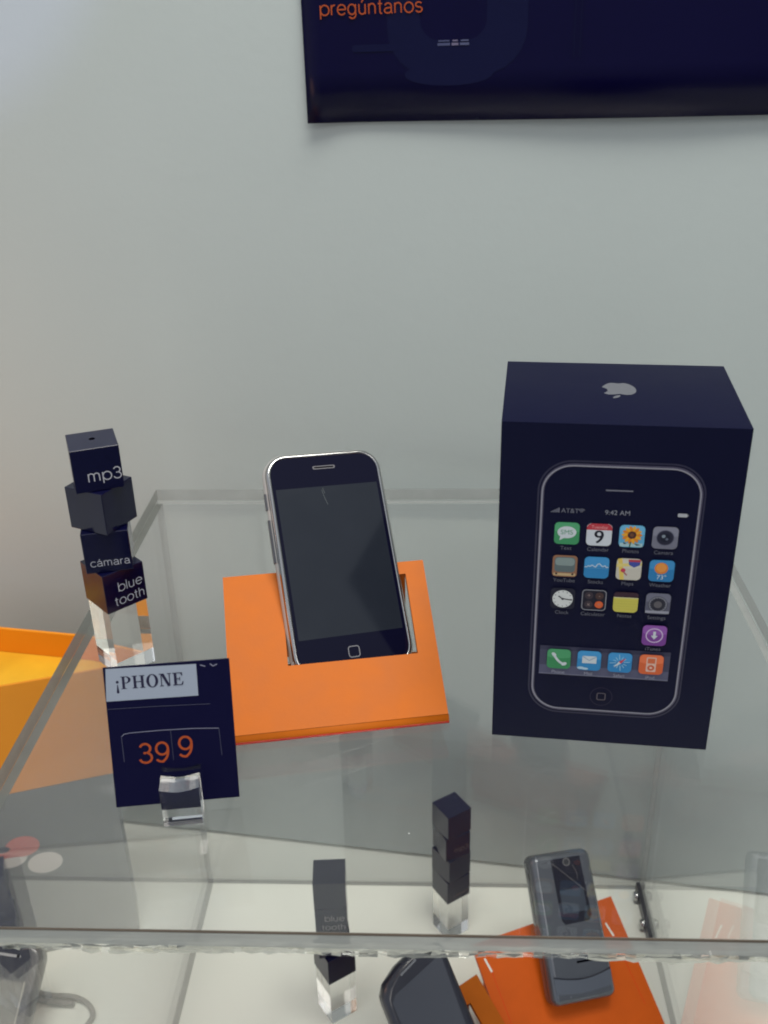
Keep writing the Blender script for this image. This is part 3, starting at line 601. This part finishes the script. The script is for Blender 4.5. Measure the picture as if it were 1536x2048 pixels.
# ------------------------------------------------------------------ price tag in its clear block
def serif(g, x, y, h, m):
    """bold roman letters ¡PHONE, h = cap height, returns end x"""
    R = lambda x0, y0, x1, y1: g.rect(x + x0 * h, y + y0 * h, x + x1 * h, y + y1 * h, m)
    def ell_ring(cx, cy_, rx, ry, ix, iy, a0=0, a1=360, n=32):
        A = [(x + (cx + rx * math.cos(math.radians(a0 + (a1 - a0) * k / n))) * h, y + (cy_ + ry * math.sin(math.radians(a0 + (a1 - a0) * k / n))) * h) for k in range(n + 1)]
        B = [(x + (cx + ix * math.cos(math.radians(a0 + (a1 - a0) * k / n))) * h, y + (cy_ + iy * math.sin(math.radians(a0 + (a1 - a0) * k / n))) * h) for k in range(n + 1)]
        for k in range(n): g.poly([A[k], A[k + 1], B[k + 1], B[k]], m); g.z -= g.step
        g.z += g.step
    # inverted exclamation mark
    g.ell(x + .16 * h, y + .58 * h, .115 * h, .115 * h, m, 18); g.poly([(x + .13 * h, y + .38 * h), (x + .19 * h, y + .38 * h), (x + .265 * h, y - .26 * h), (x + .16 * h, y - .34 * h), (x + .055 * h, y - .26 * h)], m)
    x += .42 * h
    R(.10, 0, .30, 1); R(0, 0, .42, .055); R(0, .945, .42, 1); ell_ring(.36, .72, .40, .28, .20, .225, -90, 90); R(.3, .945, .40, 1); R(.3, .44, .40, .495); x += .86 * h
    for q in (.10, .66): R(q, 0, q + .20, 1); R(q - .10, 0, q + .30, .055); R(q - .10, .945, q + .30, 1)
    R(.3, .47, .66, .54); x += 1.06 * h
    ell_ring(.45, .5, .45, .53, .235, .475); x += 1.0 * h
    R(.10, 0, .17, 1); R(.72, 0, .79, 1); R(0, 0, .30, .055); R(.6, .945, .9, 1); R(-.02, .945, .22, 1)
    g.poly([(x + .10 * h, y + 1.0 * h), (x + .34 * h, y + 1.0 * h), (x + .79 * h, y + 0), (x + .60 * h, y - .02 * h)], m); x += 1.0 * h
    R(.10, 0, .30, 1); R(0, 0, .74, .055); R(0, .945, .72, 1); R(.3, .47, .52, .53); R(.50, .36, .56, .64)
    g.poly([(x + .74 * h, y), (x + .80 * h, y + .28 * h), (x + .74 * h, y + .28 * h), (x + .60 * h, y)], m); g.poly([(x + .72 * h, y + h), (x + .75 * h, y + .74 * h), (x + .69 * h, y + .74 * h), (x + .58 * h, y + h)], m)
    return x
def price_tag():
    TM = pose((-.0918, .3459, .0334), -.0991, .2858, -.0059) @ Matrix.Translation((0, -.0311, 0)); kk = 1.03
    root = thing('price_tag', 'navy price card with white label and orange number 399, held in a small clear block', 'price tag', TM)
    w, h = .0506 * kk, .0603 * kk
    b = MB(); b.box((-w / 2, 0, -.0009), (w / 2, h, 0), M_navy); b.build('card', root)
    b = MB(); g = Print(b, (0, h / 2, 0), (kk, 0, 0), (0, kk, 0), step=.008, z0=.03)
    q = lambda x, y: (x * kk, y * kk)
    g.poly([q(-25.1, 15.9), q(11.8, 15.5), q(11.9, 29.0), q(-24.2, 29.7)], M_sticker)
    serif(g, -20.9 * kk, 20.7 * kk, 5.3 * kk, M_text_dark); b.build('paper_label', root)
    b = MB(); g = Print(b, (0, h / 2, 0), (1, 0, 0), (0, 1, 0), step=.008, z0=.03)
    strokes(g, '39', q(-14.3, 0)[0], q(0, -11.6)[1], M_digit, 12.6 * kk, w=.085); strokes(g, '9', q(1.8, 0)[0], q(0, -10.2)[1], M_digit, 6.2 * kk, w=.085)
    b.build('price_digits', root)
    b = MB(); g = Print(b, (0, h / 2, 0), (1, 0, 0), (0, 1, 0), step=.008, z0=.06)
    dl = mat('pocket_side_line', (.05, .05, .09), .4)
    g.line([q(-20.4, .5), q(-19.3, 1.5), q(-17, 1.8), q(-5, 1.9), q(8, 1.6), q(19.0, .8)], .32, M_line); g.line([q(-20.5, .5), q(-20.3, -10.5)], .25, dl); g.line([q(19, .6), q(19.4, -11)], .2, dl); g.line([q(-.6, 1.8), q(-.4, -11.5)], .18, dl)
    g.line([q(-25, 12.6), q(-8, 12.4), q(16.2, 11.6)], .22, dl)
    g.line([q(13.5, 28.5), q(15.5, 27.7)], .5, M_line); g.line([q(17.5, 28.7), q(18.6, 27.6), q(20.3, 28.3)], .5, M_line)
    b.build('price_pocket', root)
    yaw = -.0991
    blk = thing('tag_block', 'small clear acrylic block holding the navy price card upright', 'tag holder', upright((-.0883, .3262 + .009, .0002), yaw))
    b = MB(); ww, dd, hh = .0162, .0165, .0195
    n = 8; vt = []
    # block with a dished top, split into two jaws by the slit the card stands in
    def jaw(y0, y1):
        prof = [(-ww / 2 + ww * i / n, hh - .0016 * math.sin(math.pi * i / n)) for i in range(n + 1)]
        A = [V((-ww / 2, y0, 0)), V((ww / 2, y0, 0))] + [V((x, y0, z)) for x, z in reversed(prof)]
        Bq = [V((p.x, y1, p.z)) for p in A]
        b.loft([A, Bq], M_glass, M_glass, M_glass, smooth=False)
    jaw(-dd / 2, .0012); jaw(.0062, dd / 2)
    b.build('clear_jaws', blk, bevel=.0003)
price_tag()

# ------------------------------------------------------------------ lower level: flip phone and its holder
FS = dict(front=(0.14246, 0.47970, -H2 + .0049), yaw=-.3641, tilt=1.0, w=.1202, L=.0975)
holder('phone_holder', 'deep orange folded holder on the white base under the slate flip phone', FS['front'], FS['yaw'], FS['tilt'], FS['w'], FS['L'], (-.010, .024, .044, .080), 'orange phone holders', M_orange2,
    [([(-54.2, 86), (-52.3, 75.7)], 1.5, M_base), ([(47.1, 80.8), (49.3, 70.2)], 1.5, M_base), ([(-52.3, 75.7), (-51.2, 20)], .35, M_red), ([(49.3, 70.2), (51.6, 20)], .35, M_red)])
def flip_phone():
    kf = 1.010; c = V((0.1301, 0.5294, -0.2965)); C = V((0, 0, H)); o = C + kf * (c - C); w, h = .049 * kf, .1029 * kf
    Mx = pose(o, -.3549, .767, -.1351) @ Matrix.Translation((0, -h / 2, 0))
    root = thing('mobile_phone', 'slate blue closed flip phone with a small outer window, on the lower orange holder', 'phone', Mx, 'phones on display')
    cy_ = h / 2; r = .006; t = .019
    L = lambda i, z, tw=0: rr(w, h, r, i, z, 8, 0, cy_, -.02)
    b = MB(); b.loft([L(.003, -t), L(.0008, -t + .0015), L(0, -t + .004), L(0, -t * .5)], M_flip, M_flip, None); b.build('back_half', root)
    b = MB(); b.loft([L(.0004, -t * .5 + .0002), L(0, -t * .5 + .001), L(0, -.006), L(.0006, -.003), L(.0022, -.0009), L(.0045, 0)], M_flip, None, M_flip); b.build('lid', root)
    b = MB(); g = Print(b, (0, cy_, 0), (1, 0, 0), (0, 1, 0), step=.01, z0=.03); W_, H_ = w * 1000, h * 1000
    g.poly([(-.18 * W_, .455 * H_), (.30 * W_, .455 * H_), (.315 * W_, .2 * H_), (.325 * W_, .05 * H_), (.28 * W_, .018 * H_), (-.12 * W_, .012 * H_), (-.165 * W_, .04 * H_), (-.175 * W_, .2 * H_)], M_glass_black); b.build('outer_window', root)
    b = MB(); g = Print(b, (0, cy_, 0), (1, 0, 0), (0, 1, 0), step=.01, z0=.08); g.rect(-.12 * W_, .085 * H_, .27 * W_, .24 * H_, mat('flip_screen', (.035, .045, .065), .15))
    sc = mat('scratch', (.22, .2, .18), .5)
    g.line([(-.17 * W_, .43 * H_), (.05 * W_, .33 * H_), (.30 * W_, .215 * H_)], .22, sc); g.line([(.16 * W_, .40 * H_), (.21 * W_, .34 * H_), (.20 * W_, .30 * H_)], .2, sc); b.build('outer_screen', root)
    b = MB(); g = Print(b, (0, cy_, 0), (1, 0, 0), (0, 1, 0), step=.01, z0=.08); g.ell(.07 * W_, .425 * H_, 2.6, 2.6, mat('lens_dark', (.03, .03, .035), .2)); g.ring(.07 * W_, .425 * H_, 2.9, .7, mat('lens_ring', (.22, .21, .20), .3, .6)); b.build('camera_lens', root)
    b = MB(); n = 16
    A = [V(((-.455 + .91 * i / n) * w, cy_ - (.315 + .035 * math.sin(math.pi * i / n)) * h, .0004)) for i in range(n + 1)]
    lo = [V(((-.44 + .88 * i / n) * w, cy_ - (.465 + .010 * math.sin(math.pi * i / n)) * h, -.0006)) for i in range(n + 1)]
    for i in range(n):
        up1, up2 = A[i] + V((0, 0, .0009)), A[i + 1] + V((0, 0, .0009))
        b.face([lo[i], lo[i + 1], up2, up1], M_flip_dark, True); b.face([up1, up2, A[i + 1] + V((0, .0012, -.0006)), A[i] + V((0, .0012, -.0006))], M_dark)
    b.build('chin', root)
    b = MB(); g = Print(b, (0, cy_, 0), (1, 0, 0), (0, 1, 0), step=.01, z0=.05); g.rrect(-.05 * W_, -.245 * H_, .2 * W_, -.23 * H_, .5, M_hole); b.build('speaker_slot', root)
flip_phone()

# second low holder (only its corner shows) and the dark phone leaning on it
holder('phone_holder', 'orange folded holder beside the dark handset, mostly below the picture', (0.058, 0.4288, -H2 + .0049), -.62, 1.0, .1027, .0833, (-.030, .036, .030, .070), 'orange phone holders', M_orange)
def dark_phone():
    w, h, t = .0545, .112, .016; yaw, tilt = -.40, .80
    Mt = pose((.0085, .4925, -.2790), -.40, tilt, .10); Mx = Mt @ Matrix.Translation((0, -h, 0))
    root = thing('mobile_phone', 'dark charcoal candybar phone with sloped top corners and silver earpiece slot', 'phone', Mx, 'phones on display')
    def out(i, z):
        w2 = w / 2 - i; P = [(-w2, i), (w2, i), (w2 * 1.0, h * .55), (w2 * 1.0, h - .006 - i * .4), (w2 * .93, h - .0025 - i), (w2 * .5, h - i), (0, h - .0008 - i), (-w2 * .35, h - .0035 - i), (-w2 * .8, h - .0105 - i), (-w2 * .97, h - .0165 - i), (-w2, h - .022 - i), (-w2, h * .5)]
        return [V((x, y, z)) for x, y in P]
    b = MB(); b.loft([out(.003, -t), out(.0006, -t + .002), out(0, -t + .005), out(0, -.005), out(.0010, -.0018), out(.0030, -.0003), out(.0042, 0)], M_dark, M_dark, M_dark); b.build('body', root)
    b = MB(); g = Print(b, (0, 0, 0), (1, 0, 0), (0, 1, 0), step=.01, z0=.03); W_ = w * 1000; H_ = h * 1000
    g.poly([(-.385 * W_, H_ - 62), (.36 * W_, H_ - 62), (.40 * W_, H_ - 12), (.36 * W_, H_ - 9.5), (-.33 * W_, H_ - 19), (-.40 * W_, H_ - 23)], M_dscreen); b.build('screen', root)
    b = MB(); g = Print(b, (0, 0, 0), (1, 0, 0), (0, 1, 0), step=.01, z0=.05); g.poly([(-9.5, H_ - 10.2), (4.5, H_ - 5.6), (4.2, H_ - 4.2), (-9.8, H_ - 8.8)], M_chrome); b.build('earpiece', root)
    b = MB(); g = Print(b, (0, 0, 0), (1, 0, 0), (0, 1, 0), step=.01, z0=.05); g.ell(13.5, H_ - 6.2, .5, .5, M_chrome); g.ell(17, H_ - 7.2, .5, .5, M_chrome); b.build('sensor', root)
dark_phone()
def grey_phone():
    w, h, t = .060, .112, .016
    Mt = pose((-.2844, .5331, -.300), .0011, .8505, -.1584); Mx = Mt @ Matrix.Translation((0, -h, 0))
    root = thing('mobile_phone', 'grey candybar phone with pale screen at the lower left, cut off by the border', 'phone', Mx, 'phones on display')
    cy_ = h / 2; L = lambda i, z: rr(w, h, .012, i, z, 8, 0, cy_)
    b = MB(); b.loft([L(.004, -t), L(.001, -t + .0015), L(0, -t + .004), L(0, -.005), L(.0012, -.0016), L(.004, 0)], M_silver, M_silver, M_silver); b.build('body', root)
    b = MB(); g = Print(b, (0, h, 0), (1, 0, 0), (0, 1, 0), step=.01, z0=.03); g.rrect(-25, -26, 22, -4.5, 4, M_dark); b.build('top_panel', root)
    b = MB(); g = Print(b, (0, h, 0), (1, 0, 0), (0, 1, 0), step=.01, z0=.06); g.rrect(-12, -11.0, 14, -9.2, .8, M_alu); g.ell(12, -10, 1.3, 1.3, M_hole); b.build('earpiece', root)
    b = MB(); g = Print(b, (0, h, 0), (1, 0, 0), (0, 1, 0), step=.01, z0=.03); g.rrect(-25, -85, 20, -27, 2, M_sscreen); g.rect(20.6, -80, 21.6, -26, mat('painted_highlight', (.42, .40, .34), .3)); b.build('screen', root)  # narrow bright strip is the edge highlight, painted as colour
grey_phone()
b = MB()
pts = [(-.283, .548, -H2 + .004), (-.268, .5435, -H2 + .004), (-.255, .5425, -H2 + .0036), (-.246, .541, -H2 + .003), (-.238, .537, -H2 + .0026), (-.2325, .531, -H2 + .0024), (-.2305, .5245, -H2 + .0024), (-.2345, .515, -H2 + .0024), (-.245, .505, -H2 + .0024), (-.262, .500, -H2 + .0024)]
sm = []
for i in range(len(pts) - 1):
    for k in range(4):
        t = k / 4; p0, p1, p2, p3 = (V(pts[max(i - 1, 0)]), V(pts[i]), V(pts[i + 1]), V(pts[min(i + 2, len(pts) - 1)]))
        sm.append(.5 * ((2 * p1) + (p2 - p0) * t + (2 * p0 - 5 * p1 + 4 * p2 - p3) * t * t + (3 * p1 - p0 - 3 * p2 + p3) * t ** 3))
b.tube(sm, .0021, M_cable); b.tube([p + V((0.001, -.006, 0.0005)) for p in sm[:12]], .0024, M_cable)
tag(b.build('security_cable'), 'thin grey security cable looping on the white base beside the grey phone', 'cable')

# ------------------------------------------------------------------ grey plinth with the orange bin, left of the riser
DR = V((0.9637, 0.2669, 0)); DR.normalize(); DN = V((DR.y, -DR.x, 0))     # plinth front runs along DR and faces DN
PR = V((-.2115, .6070, -H2)); PHT = H2 - .2113
pm = frame(PR, -DR, (0, 0, 1))      # x to the left, y up, z = away from viewer
root = thing('plinth', 'low grey painted plinth with round stickers, left of the clear riser', 'plinth', Matrix.Translation(PR))
b = MB(); X_, N_ = DR, DN
Mp = Matrix(((X_.x, -N_.x, 0, 0), (X_.y, -N_.y, 0, 0), (0, 0, 1, 0), (0, 0, 0, 1)))
b.box((-.26, 0, .0002), (0, .040, PHT - .0002), M_plinth, Mp); b.build('block', root, bevel=.0006)
for (px, pz, rx, m) in ((-.0735, .1150, .0125, M_rdot), (-.084, .1065, .0125, M_wdot), (-.0600, .0945, .0130, M_wdot)):
    b = MB(); g = Print(b, Mp @ V((px, 0, pz)), X_, (0, 0, 1), z0=.1); g.ell(0, 0, rx * 1000, rx * 800, m, 32)
    if m is M_wdot and px < -.08: g.poly([(rx * 1000 * math.cos(t), rx * 800 * math.sin(t)) for t in [math.pi * k / 16 - .1 for k in range(17)]], M_rdot); g.ell(-3.5, 9.0, 5, 3, M_text_dark)
    for f in b.bm.faces: f.tag = True
    part(b.build('sticker', root), 'round red sticker' if m is M_rdot else 'round cream sticker')
plan = [(-.178, .6165), (-.1755, .622), (-.1775, .630), (-.186, .637), (-.2247, .653), (-.298, .668), (-.40, .688), (-.46, .64), (-.46, .5385)]
ZB, ZT = -.2111, -.1165
bin_c = V((-.25, .62, ZB))
root = thing('open_bin', 'open orange plastic bin on the grey plinth beside the clear riser', 'bin', Matrix.Translation(bin_c))
def loop(off, z):
    cx = sum(p[0] for p in plan) / len(plan); cyy = sum(p[1] for p in plan) / len(plan); out = []
    n = len(plan)
    for i in range(n):
        a, p, c = V((*plan[i - 1], 0)), V((*plan[i], 0)), V((*plan[(i + 1) % n], 0))
        d = ((p - a).normalized() + (c - p).normalized()).normalized(); nn = V((d.y, -d.x, 0))
        if nn.dot(p - V((cx, cyy, 0))) > 0: nn = -nn
        out.append(p + nn * off + V((0, 0, z)) - bin_c)
    return out
b = MB(); b.loft([loop(0, ZB), loop(0, ZT), loop(.0008, ZT + .0008), loop(.0022, ZT), loop(.0022, ZB + .03)], M_bin, M_bin, None, smooth=False)
b.build('shell', root)
b = MB(); M_binf = mat('bin_glow_colour', (0.82, 0.40, 0.025), 0.4, 0, 0.3, var=0.45, vscale=16); b.loft([loop(.0026, ZT - .024), loop(.0026, ZT - .021)], M_binf, M_binf, M_binf, smooth=False); b.build('bin_floor', root)  # yellow glow inside the bin is put into the floor colour
